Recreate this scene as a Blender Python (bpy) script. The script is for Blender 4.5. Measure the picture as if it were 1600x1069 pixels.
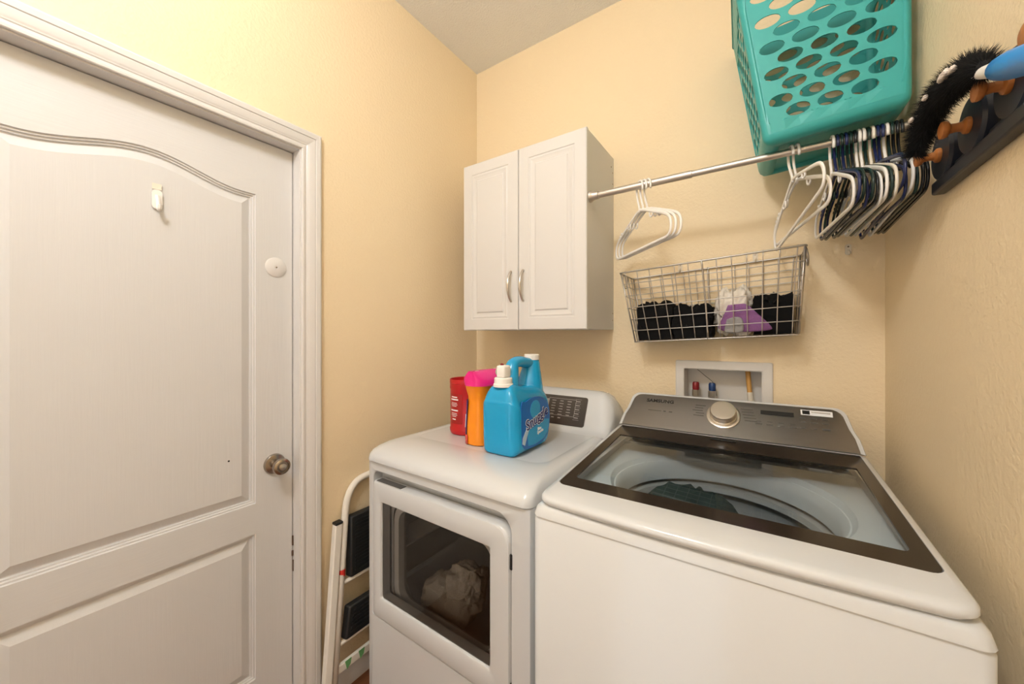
import bpy, bmesh, math, random
from mathutils import Vector, Matrix, noise
random.seed(4)
for o in list(bpy.data.objects): bpy.data.objects.remove(o)
SC = bpy.context.scene
COL = SC.collection
R = math.radians

# ------------------------------------------------------------------ camera, world, exposure
XL, XR, YB, YF, ZC = -1.357, 0.32, 1.638, -1.55, 2.867     # room: left, right, back, front walls, ceiling
CAMZ = 1.37
cd = bpy.data.cameras.new('camera'); cam = bpy.data.objects.new('camera', cd); COL.objects.link(cam)
cam.location = (0, 0, CAMZ); cam.rotation_euler = (R(90), 0, R(34.2))
cd.sensor_fit = 'HORIZONTAL'; cd.sensor_width = 36.0; cd.lens = 578/1600*36.0
cd.shift_y = -9.5/1600; cd.clip_start = 0.02
SC.camera = cam
W = bpy.data.worlds.new('world'); SC.world = W; W.use_nodes = True
W.node_tree.nodes['Background'].inputs[0].default_value = (1, 1, 1, 1)
W.node_tree.nodes['Background'].inputs[1].default_value = 1.5
SC.view_settings.view_transform = 'Standard'; SC.view_settings.look = 'None'
SC.view_settings.exposure = 0.05; SC.view_settings.gamma = 1.0; SC.view_settings.use_curve_mapping = False
LAMP_POWER = 74.0
LAMP_POS = (-0.42, -0.35)

# ------------------------------------------------------------------ materials
MATS = {}
def mat(name, col, rough=.5, metal=0., bump=None, var=0., spec=.5, coat=0., trans=0., ior=1.45, emit=None, stretch=(1,1,1), sheen=0.):
    if name in MATS: return MATS[name]
    m = bpy.data.materials.new(name); m.use_nodes = True; MATS[name] = m
    nt = m.node_tree; b = nt.nodes['Principled BSDF']
    b.inputs['Base Color'].default_value = (*col, 1); b.inputs['Roughness'].default_value = rough
    b.inputs['Metallic'].default_value = metal; b.inputs['Specular IOR Level'].default_value = spec
    b.inputs['Coat Weight'].default_value = coat; b.inputs['Transmission Weight'].default_value = trans
    b.inputs['IOR'].default_value = ior
    if sheen: b.inputs['Sheen Weight'].default_value = sheen
    if emit:
        b.inputs['Emission Color'].default_value = (*emit[0], 1); b.inputs['Emission Strength'].default_value = emit[1]
    if bump or var:
        tc = nt.nodes.new('ShaderNodeTexCoord'); mp = nt.nodes.new('ShaderNodeMapping')
        mp.inputs['Scale'].default_value = stretch; nt.links.new(tc.outputs['Object'], mp.inputs[0])
        if bump:
            nz = nt.nodes.new('ShaderNodeTexNoise'); nz.inputs['Scale'].default_value = bump[0]
            nz.inputs['Detail'].default_value = 4; nz.inputs['Roughness'].default_value = .55
            bp = nt.nodes.new('ShaderNodeBump'); bp.inputs['Strength'].default_value = bump[1]; bp.inputs['Distance'].default_value = bump[2]
            nt.links.new(mp.outputs[0], nz.inputs[0]); nt.links.new(nz.outputs[0], bp.inputs['Height'])
            nt.links.new(bp.outputs[0], b.inputs['Normal'])
        if var:
            n2 = nt.nodes.new('ShaderNodeTexNoise'); n2.inputs['Scale'].default_value = (bump[0]*.5 if bump else 8)
            n2.inputs['Detail'].default_value = 5
            mx = nt.nodes.new('ShaderNodeMix'); mx.data_type = 'RGBA'
            mx.inputs[6].default_value = (*[c*(1-var) for c in col], 1); mx.inputs[7].default_value = (*[min(1, c*(1+var)) for c in col], 1)
            nt.links.new(mp.outputs[0], n2.inputs[0]); nt.links.new(n2.outputs[0], mx.inputs[0]); nt.links.new(mx.outputs[2], b.inputs['Base Color'])
    return m

def glassmat(name, tint, rough=.02, ior=1.45):
    # clear sheet: what passes through is tinted, the rest is a fresnel reflection
    m = bpy.data.materials.new(name); m.use_nodes = True; MATS[name] = m
    nt = m.node_tree; nt.nodes.clear()
    out = nt.nodes.new('ShaderNodeOutputMaterial'); mx = nt.nodes.new('ShaderNodeMixShader')
    tr = nt.nodes.new('ShaderNodeBsdfTransparent'); gl = nt.nodes.new('ShaderNodeBsdfGlossy'); fr = nt.nodes.new('ShaderNodeFresnel')
    tr.inputs[0].default_value = (*tint, 1); gl.inputs['Roughness'].default_value = rough; fr.inputs[0].default_value = ior
    nt.links.new(fr.outputs[0], mx.inputs[0]); nt.links.new(tr.outputs[0], mx.inputs[1]); nt.links.new(gl.outputs[0], mx.inputs[2])
    nt.links.new(mx.outputs[0], out.inputs[0])
    return m

WALLC = (.87, .715, .485)
M_wall = mat('wall_paint', WALLC, .62, bump=(95, .55, .004), spec=.35)
M_ceil = mat('ceiling_texture', (.90, .90, .89), .9, bump=(120, .9, .006))
M_white = mat('door_paint', (.66, .65, .645), .42, bump=(160, .35, .0012), stretch=(1, 1, .05))
M_whiteH = mat('door_paint_rail', (.66, .65, .645), .42, bump=(160, .35, .0012), stretch=(1, .05, 1))
M_trim = mat('trim_paint', (.70, .675, .655), .35)
M_appl = mat('appliance_enamel', (.64, .655, .67), .22, coat=.4, spec=.5)
M_appl2 = mat('appliance_plastic', (.84, .83, .82), .35)
M_cab = mat('cabinet_laminate', (.69, .675, .66), .35)
M_cabs = mat('cabinet_side_laminate', (.70, .68, .66), .5)
M_steel = mat('brushed_nickel', (.62, .58, .53), .28, 1.)
M_rod = mat('satin_nickel_rod', (.62, .57, .52), .42, 1.)
M_knob = mat('antique_nickel', (.40, .35, .30), .25, 1.)
M_dark = mat('dark_metal', (.03, .028, .026), .4)
M_panel = mat('dark_control_panel', (.055, .043, .035), .35, coat=.2)
M_lidframe = mat('smoked_lid_border', (.026, .019, .014), .14, spec=.35)
M_console = mat('brushed_console_metal', (.31, .30, .295), .36, 1., bump=(300, .12, .001), stretch=(.03, 1, 1))
M_black = mat('black_plastic', (.012, .012, .012), .45)
M_blackp = mat('black_ladder_step', (.015, .016, .017), .5)
M_ladder = mat('ladder_enamel', (.83, .79, .73), .35)
M_whitep = mat('white_plastic', (.86, .83, .79), .38)
M_creamp = mat('cream_plastic', (.80, .73, .62), .38)
M_navyp = mat('navy_plastic', (.012, .020, .085), .25)
M_greenp = mat('dark_green_plastic', (.010, .028, .024), .25)
M_blackpl = mat('black_hanger_plastic', (.012, .014, .016), .25)
M_teal = mat('teal_plastic', (.045, .37, .36), .36)
M_wire = mat('galvanised_wire', (.50, .47, .44), .40, 1.)
M_blackc = mat('black_cotton', (.006, .006, .0065), .9, bump=(400, .4, .002), spec=.2)
M_whitec = mat('white_cotton', (.82, .76, .68), .9, bump=(300, .5, .002))
M_purple = mat('purple_terry', (.29, .125, .32), .95, bump=(500, .8, .003), var=.2)
M_greyc = mat('grey_terry', (.33, .32, .32), .95, bump=(500, .8, .003), var=.15)
M_towel = mat('beige_terry_towel', (.72, .66, .58), .95, bump=(420, 1., .004), var=.15)
M_greenc = mat('dark_green_cotton', (.035, .052, .046), .9, bump=(300, .5, .002))
M_red = mat('red_canister_plastic', (.50, .012, .016), .3)
M_redl = mat('red_canister_label', (.36, .012, .012), .35)
M_orange = mat('orange_pouch_film', (.90, .27, .012), .28)
M_pink = mat('pink_pouch_film', (.80, .02, .24), .2)
M_violet = mat('violet_pouch_film', (.06, .025, .16), .25)
M_redfilm = mat('red_pouch_film', (.62, .06, .05), .3)
M_film = mat('clear_pink_film', (.75, .48, .50), .2)
M_blue = mat('blue_bottle_plastic', (.008, .33, .63), .22, coat=.2)
M_label = mat('royal_blue_label', (.006, .14, .52), .3)
M_labell = mat('sky_blue_label', (.02, .35, .68), .3)
M_print = mat('white_print', (.85, .86, .88), .5)
M_ink = mat('navy_print', (.012, .015, .16), .5)
M_inkb = mat('black_print', (.015, .014, .013), .5)
M_inkg = mat('grey_print', (.10, .095, .09), .5)
M_pale = mat('pale_print', (.46, .43, .40), .5)
M_navy = mat('navy_painted_wood', (.016, .020, .032), .4)
M_wood = mat('orange_stained_wood', (.42, .15, .035), .4, bump=(90, .3, .002), var=.25, stretch=(.2, 1, 1))
M_fluff = mat('black_fluff', (.008, .008, .008), .95)
M_lint = mat('white_lint', (.75, .66, .58), .95)
M_bluep = mat('blue_handle_plastic', (.02, .22, .62), .3)
M_boxp = mat('outlet_box_plastic', (.72, .69, .65), .45)
M_redv = mat('red_valve', (.24, .012, .016), .4)
M_bluev = mat('blue_valve', (.012, .045, .16), .4)
M_pipe = mat('tan_pipe_plastic', (.62, .33, .09), .4)
M_clear = mat('clear_hook_plastic', (.78, .70, .58), .15)
M_tub = mat('grey_tub_plastic', (.80, .81, .80), .4)
M_drum = mat('drum_steel', (.52, .51, .49), .35, .85)
M_dgrey = mat('dark_grey_plastic', (.10, .095, .09), .4)
M_floor = mat('brown_wood_floor', (.20, .075, .03), .35, bump=(30, .3, .002), var=.4, stretch=(8, .6, 1))
M_tape = mat('green_tape', (.16, .42, .17), .6)
M_sred = mat('red_sticker', (.72, .04, .03), .5)
M_gmark = mat('chipped_wood', (.10, .06, .04), .8)
M_glassW = glassmat('clear_lid_glass', (.89, .95, .97), .015, 1.45)
M_glassD = glassmat('smoked_door_glass', (.74, .71, .68), .02, 1.45)
M_lamp = mat('frosted_lamp_glass', (.9, .9, .9), .5, emit=((.96, .97, .975), LAMP_POWER))

# ------------------------------------------------------------------ helpers
ROOTM = {}
def tag(o, label=None, cat=None, group=None, kind=None):
    if label: o['label'] = label
    if cat: o['category'] = cat
    if group: o['group'] = group
    if kind: o['kind'] = kind
    return o
def empty(name, loc=(0,0,0), rot=(0,0,0), **k):
    o = bpy.data.objects.new(name, None); COL.objects.link(o); o.location = loc; o.rotation_euler = rot
    o.empty_display_size = .05
    from mathutils import Euler
    ROOTM[o.name] = Matrix.Translation(loc) @ Euler(rot).to_matrix().to_4x4()
    return tag(o, **k)
def put(name, bm, m, parent=None, local=True, smooth=False, bevel=0, seg=2, solid=0, **k):
    """link a bmesh as one object; local=False: verts are in world space and get moved into the parent's frame"""
    if parent is not None and not local:
        bm.transform(ROOTM[parent.name].inverted())
    bm.normal_update()
    me = bpy.data.meshes.new(name); bm.to_mesh(me); bm.free()
    ms = m if isinstance(m, (list, tuple)) else [m]
    for x in ms: me.materials.append(x)
    if smooth:
        for p in me.polygons: p.use_smooth = True
        if smooth != 'all':
            try: me.set_sharp_from_angle(angle=R(smooth if smooth is not True else 40))
            except Exception: pass
    o = bpy.data.objects.new(name, me); COL.objects.link(o)
    if parent is not None: o.parent = parent
    else: ROOTM[o.name] = Matrix.Identity(4)
    if solid:
        s = o.modifiers.new('thickness', 'SOLIDIFY'); s.thickness = solid; s.offset = 0
    if bevel:
        b = o.modifiers.new('bevel', 'BEVEL'); b.width = bevel; b.segments = seg; b.limit_method = 'ANGLE'; b.angle_limit = R(40)
        b.harden_normals = False
        for p in me.polygons: p.use_smooth = True
        try: me.set_sharp_from_angle(angle=R(40))
        except Exception: pass
    return tag(o, **k)
def nb(): return bmesh.new()
def box(bm, x0, x1, y0, y1, z0, z1, mi=0):
    v = [bm.verts.new(p) for p in ((x0,y0,z0),(x1,y0,z0),(x1,y1,z0),(x0,y1,z0),(x0,y0,z1),(x1,y0,z1),(x1,y1,z1),(x0,y1,z1))]
    for f in ((3,2,1,0),(4,5,6,7),(0,1,5,4),(1,2,6,5),(2,3,7,6),(3,0,4,7)):
        bm.faces.new([v[i] for i in f]).material_index = mi
    return bm
def B(x0, x1, y0, y1, z0, z1): return box(nb(), x0, x1, y0, y1, z0, z1)
def loft(bm, loops, closed=True, cap0=False, cap1=False, mi=0):
    L = [[bm.verts.new(p) for p in lp] for lp in loops]
    n = len(L[0])
    for a, b in zip(L[:-1], L[1:]):
        for i in range(n if closed else n-1):
            j = (i+1) % n
            try: bm.faces.new((a[i], a[j], b[j], b[i])).material_index = mi
            except ValueError: pass
    if cap0: bm.faces.new(list(reversed(L[0]))).material_index = mi
    if cap1: bm.faces.new(L[-1]).material_index = mi
    return bm
def fixn(bm):
    bmesh.ops.recalc_face_normals(bm, faces=bm.faces[:]); return bm
def tube(bm, pts, r, seg=8, closed=False, squash=None, mi=0):
    """swept tube; r number or list; squash=(vector, factor) flattens along a direction"""
    P = [Vector(p) for p in pts]; n = len(P)
    rr = r if isinstance(r, (list, tuple)) else [r]*n
    T = []
    for i in range(n):
        a = P[(i-1) % n] if closed or i > 0 else P[i]; b = P[(i+1) % n] if closed or i < n-1 else P[i]
        t = (b-a); T.append(t.normalized() if t.length > 1e-9 else Vector((0,0,1)))
    up = Vector((0,0,1)) if abs(T[0].z) < .9 else Vector((1,0,0))
    N = (up - T[0]*up.dot(T[0])).normalized(); loops = []
    for i in range(n):
        N = (N - T[i]*N.dot(T[i])).normalized(); Bn = T[i].cross(N)
        lp = []
        for k in range(seg):
            a = 2*math.pi*k/seg; d = (N*math.cos(a)+Bn*math.sin(a))*rr[i]
            if squash: d = d - Vector(squash[0])*d.dot(Vector(squash[0]))*(1-squash[1])
            lp.append(P[i]+d)
        loops.append(lp)
    if closed: loops.append(loops[0])
    if closed:
        L = [[bm.verts.new(p) for p in lp] for lp in loops[:-1]]; L.append(L[0])
        for a, b in zip(L[:-1], L[1:]):
            for i in range(seg): bm.faces.new((a[i], a[(i+1) % seg], b[(i+1) % seg], b[i])).material_index = mi
    else: loft(bm, loops, True, True, True, mi)
    return bm
def lathe(bm, prof, seg=24, M=None, cap=True, mi=0):
    M = M or Matrix.Identity(4)
    loops = [[M @ Vector((r*math.cos(2*math.pi*k/seg), r*math.sin(2*math.pi*k/seg), z)) for k in range(seg)] for r, z in prof]
    return loft(bm, loops, True, cap, cap, mi)
def arc(cx, cy, r, a0, a1, n):
    return [(cx+r*math.cos(R(a0+(a1-a0)*i/n)), cy+r*math.sin(R(a0+(a1-a0)*i/n))) for i in range(n+1)]
def rrect(x0, x1, y0, y1, r, n=5):
    rr = r if isinstance(r, (list, tuple)) else [r]*4      # br, tr, tl, bl (counter-clockwise from bottom right)
    return (arc(x1-rr[0], y0+rr[0], rr[0], -90, 0, n)+arc(x1-rr[1], y1-rr[1], rr[1], 0, 90, n)
            +arc(x0+rr[2], y1-rr[2], rr[2], 90, 180, n)+arc(x0+rr[3], y0+rr[3], rr[3], 180, 270, n))
def rbox(x0, x1, y0, y1, z0, z1, r, seg=3):
    bm = B(x0, x1, y0, y1, z0, z1)
    bmesh.ops.bevel(bm, geom=bm.edges[:], offset=r, segments=seg, affect='EDGES', profile=.5)
    return bm
def text(name, s, size, M, m, parent, extrude=.0004, offset=0., sx=1., shear=0., align='CENTER'):
    c = bpy.data.curves.new('t', 'FONT'); c.body = s; c.size = size; c.extrude = extrude; c.offset = offset
    c.align_x = align; c.align_y = 'CENTER'; c.shear = shear; c.resolution_u = 3
    t = bpy.data.objects.new('t', c); COL.objects.link(t)
    me = bpy.data.meshes.new_from_object(t); bpy.data.objects.remove(t); bpy.data.curves.remove(c)
    me.transform(M @ Matrix.Diagonal((sx, 1, 1, 1))); me.materials.clear(); me.materials.append(m); me.name = name
    o = bpy.data.objects.new(name, me); COL.objects.link(o); o.parent = parent
    return o
def frame(o, x, y):           # matrix from origin, local x dir, local y dir
    x = Vector(x).normalized(); y = Vector(y).normalized(); z = x.cross(y)
    m = Matrix((x, y, z)).transposed().to_4x4(); m.translation = Vector(o); return m
def copy_tree(o, parent=None):
    c = o.copy(); COL.objects.link(c); c.parent = parent
    for ch in [q for q in bpy.data.objects if q.parent == o]: copy_tree(ch, c)
    return c
def catmull(pts, n=6):
    P = [Vector(p) for p in pts]; out = []
    for i in range(len(P)-1):
        p0 = P[max(i-1, 0)]; p1 = P[i]; p2 = P[i+1]; p3 = P[min(i+2, len(P)-1)]
        for k in range(n):
            t = k/n
            out.append(.5*((2*p1)+(p2-p0)*t+(2*p0-5*p1+4*p2-p3)*t*t+(3*p1-p0-3*p2+p3)*t**3))
    out.append(P[-1]); return out
def crumple(c, s, seed, sub=5, amp=.18, freq=2.2, power=3., floor=None, top=None):
    """a heap of cloth: a superellipsoid with ridged folds"""
    bm = nb(); bmesh.ops.create_icosphere(bm, subdivisions=sub, radius=1.)
    off = Vector((seed*3.1, seed*1.7, seed*2.3))
    for v in bm.verts:
        d = v.co.normalized()
        k = (abs(d.x)**power+abs(d.y)**power+abs(d.z)**power)**(-1/power)
        f1 = 1-abs(noise.noise(d*freq+off))*2; f2 = 1-abs(noise.noise(d*freq*2.3+off*2))*2
        f3 = noise.noise(d*freq*.6+off*3)
        q = k*(1+amp*(f1*.6+f2*.3-.35)+amp*.9*f3)
        p = Vector((d.x*q*s[0], d.y*q*s[1], d.z*q*s[2]))+Vector(c)
        if floor is not None and p.z < floor: p.z = floor+(p.z-floor)*.04
        v.co = p
    return bm

# ------------------------------------------------------------------ the room
DY1, DY0, DZ = .659, -.105, 2.029               # door opening: hinge/lock edges along y, head height
XD = XL-.045                                      # door face
put('floor', B(XL-.16, XR+.1, YF-.1, YB+.2, -.05, 0), M_floor, kind='structure')
put('ceiling', B(XL-.16, XR+.1, YF-.1, YB+.2, ZC, ZC+.06), M_ceil, kind='structure')
wl = nb(); box(wl, XL-.12, XL, YF, DY0-.02, 0, ZC); box(wl, XL-.12, XL, DY1+.02, YB+.12, 0, ZC); box(wl, XL-.12, XL, DY0-.02, DY1+.02, DZ+.02, ZC)
put('wall_left', wl, M_wall, kind='structure')
OX0, OX1, OZ0, OZ1 = -.267, -.004, 1.02, 1.239   # outlet box opening
wb = nb(); box(wb, XL-.12, OX0, YB, YB+.12, 0, ZC); box(wb, OX1, XR+.1, YB, YB+.12, 0, ZC)
box(wb, OX0, OX1, YB, YB+.12, 0, OZ0); box(wb, OX0, OX1, YB, YB+.12, OZ1, ZC)
put('wall_back', wb, M_wall, kind='structure')
put('wall_right', B(XR, XR+.1, YF, YB, 0, ZC), M_wall, kind='structure')
# wall behind the camera; assumed, unseen doorway added to let in fill light
wf = nb(); box(wf, XL-.12, -1.0, YF-.1, YF, 0, ZC); box(wf, -.05, XR+.1, YF-.1, YF, 0, ZC); box(wf, -1.0, -.05, YF-.1, YF, 2.08, ZC)
put('wall_front', wf, M_wall, kind='structure')
# backing of the room beyond the closed door
put('wall_hall', B(XL-.16, XL-.13, DY0-.1, DY1+.1, 0, DZ+.1), M_white, kind='structure')

def profile_run(prof, path, name, m, **k):
    """prof: (offset outward from opening, height off wall); path: list of (y, z, outward_y, outward_z) stations on the left wall"""
    bm = nb(); loops = []
    for (y, z, oy, oz) in path:
        loops.append([(XL+h, y+oy*w, z+oz*w) for w, h in prof])
    loft(bm, loops, True, True, True); fixn(bm)
    return put(name, bm, m, smooth=30, kind='structure', **k)
CAS = [(.004,0),(.004,.010),(.006,.012),(.012,.0125),(.0145,.0095),(.020,.0095),(.0225,.0115),(.027,.012),(.031,.0145),(.048,.0165),(.0505,.0145),(.0525,.0175),(.066,.0185),(.0715,.015),(.074,.010),(.074,0)]
profile_run(CAS, [(DY1, 0, 1, 0), (DY1, DZ, 1, 1)], 'trim_1', M_trim)
profile_run(CAS, [(DY1, DZ, 1, 1), (DY0, DZ, -1, 1)], 'trim_2', M_trim)
profile_run(CAS, [(DY0, DZ, -1, 1), (DY0, 0, -1, 0)], 'trim_3', M_trim)
jb = nb(); box(jb, XL-.12, XL+.003, DY1, DY1+.02, 0, DZ+.02); box(jb, XL-.12, XL+.003, DY0-.02, DY0, 0, DZ+.02); box(jb, XL-.12, XL+.003, DY0, DY1, DZ, DZ+.02)
tj = put('trim_4', jb, M_trim, kind='structure')
# paint chips on the jamb edge near the ladder
for (y, z, h, w) in ((DY1-.0015, .635, .034, .003), (DY1-.0015, .590, .018, .004), (DY1-.001, .545, .040, .0015)):
    cb = B(XD+.001, XD+.005, y-w, y+.001, z-h/2, z+h/2)
    put('paint_chip', cb, M_gmark, tj, label='dark chipped wood showing through paint')
BASE = [(0,0),(.014,0),(.014,.052),(.012,.058),(.012,.066),(.009,.072),(.009,.080),(.005,.092),(0,.094)]
bm = nb(); loft(bm, [[(XL+h, y, z) for h, z in BASE] for y in (DY1+.075, YB)], True, True, True); fixn(bm)
put('baseboard_left', bm, M_trim, kind='structure', smooth=30)
bm = nb(); loft(bm, [[(x, YB-h, z) for h, z in BASE] for x in (XL+.015, XR-.015)], True, True, True); fixn(bm)
put('baseboard_back', bm, M_trim, kind='structure', smooth=30)
bm = nb(); loft(bm, [[(XR-h, y, z) for h, z in BASE] for y in (YF, YB)], True, True, True); fixn(bm)
put('baseboard_right', bm, M_trim, kind='structure', smooth=30)

# ------------------------------------------------------------------ the door
door = empty('door_1', (XD, DY1, 0), label='white two-panel door with arched top panel and round knob', kind='structure')
dy0, dy1 = DY0+.003, DY1-.003
py0, py1 = dy0+.115, .541                        # panel outline left/right
yc = (py0+py1)/2; hw = (py1-py0)/2
def arch(y):
    t = min(1, abs(y-yc)/hw)
    return 1.843+.047*(.5+.5*math.cos(math.pi*min(1, t/.86)))
def dface(name, pts_bottom, pts_top, m):
    bm = nb(); lo = [bm.verts.new((XD, y, z)) for y, z in pts_bottom]; hi = [bm.verts.new((XD, y, z)) for y, z in pts_top]
    for i in range(len(lo)-1): bm.faces.new((lo[i], lo[i+1], hi[i+1], hi[i]))
    g = bmesh.ops.extrude_face_region(bm, geom=bm.faces[:])
    for v in g['geom']:
        if isinstance(v, bmesh.types.BMVert): v.co.x -= .035
    fixn(bm)
    return put(name, bm, m, door, local=False)
ZL0, ZL1, ZB1 = .709, .810, .224
dface('stile', [(py1, .01), (dy1, .01)], [(py1, DZ-.003), (dy1, DZ-.003)], M_white)
dface('stile', [(dy0, .01), (py0, .01)], [(dy0, DZ-.003), (py0, DZ-.003)], M_white)
dface('rail', [(py0, ZL0), (py1, ZL0)], [(py0, ZL1), (py1, ZL1)], M_whiteH)
dface('rail', [(py0, .01), (py1, .01)], [(py0, ZB1), (py1, ZB1)], M_whiteH)
NA = 48
ys = [py0+(py1-py0)*i/NA for i in range(NA+1)]
dface('rail', [(y, arch(y)) for y in ys], [(y, DZ-.003) for y in ys], M_whiteH)
PROF = [(0,0),(.002,-.0045),(.006,-.0045),(.008,-.009),(.012,-.009),(.0135,-.014),(.016,-.014),(.040,-.0025),(.042,-.0025)]
def dpanel(bot, topf):
    bm = nb(); loops = []
    for d, h in PROF:
        lp = [(XD+h, py0+d, bot+d), (XD+h, py1-d, bot+d)]
        for i in range(NA, -1, -1):
            y = py0+d+(py1-py0-2*d)*i/NA
            e = .002; sl = (topf(y+e)-topf(y-e))/(2*e)
            lp.append((XD+h, y, topf(y)-d*math.sqrt(1+sl*sl)))
        loops.append(lp)
    L = loft(bm, loops, True, False, True); fixn(bm)
    put('panel', bm, M_white, door, local=False, smooth=25)
dpanel(ZL1, arch); dpanel(ZB1, lambda y: ZL0)
KM = frame((XD, .597, .928), (0,1,0), (0,0,1))
kb = nb(); lathe(kb, [(.0,.0),(.034,.0),(.034,.004),(.031,.009),(.020,.012),(.013,.014)], 32, KM)
kr = put('knob', kb, M_knob, door, local=False, smooth=35)
kb = nb(); lathe(kb, [(.011,.008),(.0115,.030),(.016,.038),(.025,.044),(.0275,.052),(.026,.060),(.020,.064),(.018,.0645),(.0175,.062),(.0,.062)], 32, KM)
kb.transform(ROOTM[door.name].inverted()); put('knob_grip', kb, M_knob, kr, smooth=35)
kb = nb(); lathe(kb, [(.011,.061),(.011,.066),(.009,.067),(0,.067)], 20, KM); kb.transform(ROOTM[door.name].inverted())
put('key_cylinder', kb, M_steel, kr, smooth=35)
bm = nb(); lathe(bm, [(0,.0),(.003,.0),(.003,.0003),(0,.0004)], 10, frame((XD-.0024, .466, .972), (0,1,0), (0,0,1))); put('nail_hole', bm, M_black, door, local=False)
# round white bumper plate and adhesive hook on the door
PM = frame((XD, .602, 1.608), (0,1,0), (0,0,1))
kb = nb(); lathe(kb, [(0,0),(.034,0),(.034,.002),(.030,.005),(.006,.0062),(.005,.005),(0,.005)], 32, PM)
pl = put('cover_plate', kb, M_trim, door, local=False, smooth=35, label='round white plastic plate')
kb = nb(); lathe(kb, [(0,.004),(.0028,.004),(.002,.0068),(0,.007)], 10, PM); kb.transform(ROOTM[door.name].inverted())
put('screw', kb, M_knob, pl)
hk = nb(); HY, HZ = .297, 1.749
loft(hk, [[(XD+h, HY+y, HZ+.002+z) for y, z in rrect(-.011, .011, -.027, .027, .010, 5)] for h in (0, .003, .0045)], True, False, True)
tube(hk, catmull([(XD+.004, HY, HZ+.012), (XD+.012, HY, HZ-.008), (XD+.018, HY, HZ-.026), (XD+.026, HY, HZ-.030), (XD+.031, HY, HZ-.018)], 5), .0052, 8)
fixn(hk); hk = put('hook', hk, M_whitep, door, local=False, smooth=40, label='white adhesive hook stuck on panel')
bm = nb(); box(bm, XD, XD+.002, HY-.010, HY+.010, HZ+.030, HZ+.046); bm.transform(ROOTM[door.name].inverted())
put('adhesive_strip', bm, M_creamp, hk)

# ------------------------------------------------------------------ ceiling lamp (out of frame, lights the room)
lamp = empty('ceiling_lamp_offscreen', (*LAMP_POS, ZC), label='round frosted glass globe lamp under the laundry room ceiling', cat='ceiling lamp')
bm = nb(); lathe(bm, [(0,0),(.07,0),(.07,-.02),(.055,-.028),(0,-.028)], 40); fixn(bm); put('base', bm, M_steel, lamp, smooth=35)
bm = nb(); lathe(bm, [(0,-.028),(.02,-.028),(.02,-.04),(0,-.04)], 16); put('stem', bm, M_steel, lamp, smooth=35)
bm = nb(); lathe(bm, [(.13*math.sin(R(a)), -.16+.13*math.cos(R(a))) for a in [1]+list(range(10, 180, 10))+[179]], 40); fixn(bm)
put('lamp_shade_offscreen', bm, M_lamp, lamp, smooth='all')

# ------------------------------------------------------------------ wall cabinet
CX0, CX1, CXM, CY, CZ0, CZ1 = -1.179, -.557, -.869, 1.325, 1.396, 2.170
cab = empty('wall_cabinet', ((CX0+CX1)/2, YB, CZ0), label='white two-door wall cabinet with arched nickel pulls above the dryer', cat='cabinet')
cb = nb(); box(cb, CX0+.002, CX0+.018, CY+.021, YB-.001, CZ0+.002, CZ1-.002); box(cb, CX1-.018, CX1-.002, CY+.021, YB-.001, CZ0+.002, CZ1-.002)
box(cb, CX0+.018, CX1-.018, CY+.021, YB-.001, CZ0+.002, CZ0+.018); box(cb, CX0+.018, CX1-.018, CY+.021, YB-.001, CZ1-.018, CZ1-.002); box(cb, CX0+.018, CX1-.018, YB-.006, YB-.001, CZ0+.018, CZ1-.018)
put('body', cb, M_cabs, cab, local=False)
def cabdoor(x0, x1, hx):
    bm = nb(); z0, z1 = CZ0, CZ1
    def rect(d, h): return [(x0+d, CY+h, z0+d), (x1-d, CY+h, z0+d), (x1-d, CY+h, z1-d), (x0+d, CY+h, z1-d)]
    a, b = .052, .0
    loops = [rect(0,.020), rect(0,.003), rect(.003,0), rect(.050,0), rect(.052,.0022), rect(.057,.0022), rect(.060,.0008), rect(.074,.0050), rect(.079,.0050), rect(.084,.0012), rect(.086,.0010)]
    loft(bm, loops, True, True, True); fixn(bm)
    d = put('door', bm, M_cab, cab, local=False, smooth=22)
    hb = nb(); pts = []
    for i in range(17):
        t = i/16; pts.append((hx, CY-.004-.024*math.sin(math.pi*t)**.8, 1.520+.130*t))
    rr = [.0042+.0022*math.sin(math.pi*i/16) for i in range(17)]
    tube(hb, pts, rr, 10)
    for z in (1.5215, 1.6485): lathe(hb, [(.005,-.002),(.006,.004)], 10, frame((hx, CY, z), (1,0,0), (0,0,1)))
    fixn(hb); hb.transform(ROOTM[cab.name].inverted()); put('handle', hb, M_steel, d, smooth=40)
cabdoor(CX0, CXM-.0015, CXM-.036); cabdoor(CXM+.0015, CX1, CXM+.026)
for y, z in ((CY+.17+.11, 2.12), (CY+.30, 2.05), (CY+.30, 2.10), (CY+.30, 1.47), (CY+.30, 1.44)):
    sb = nb(); lathe(sb, [(0,0),(.003,0),(.003,.0012),(0,.0014)], 8, frame((CX1-.002, y, z), (0,1,0), (0,0,1)))
    put('screw', sb, M_knob, cab, local=False)

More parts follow.
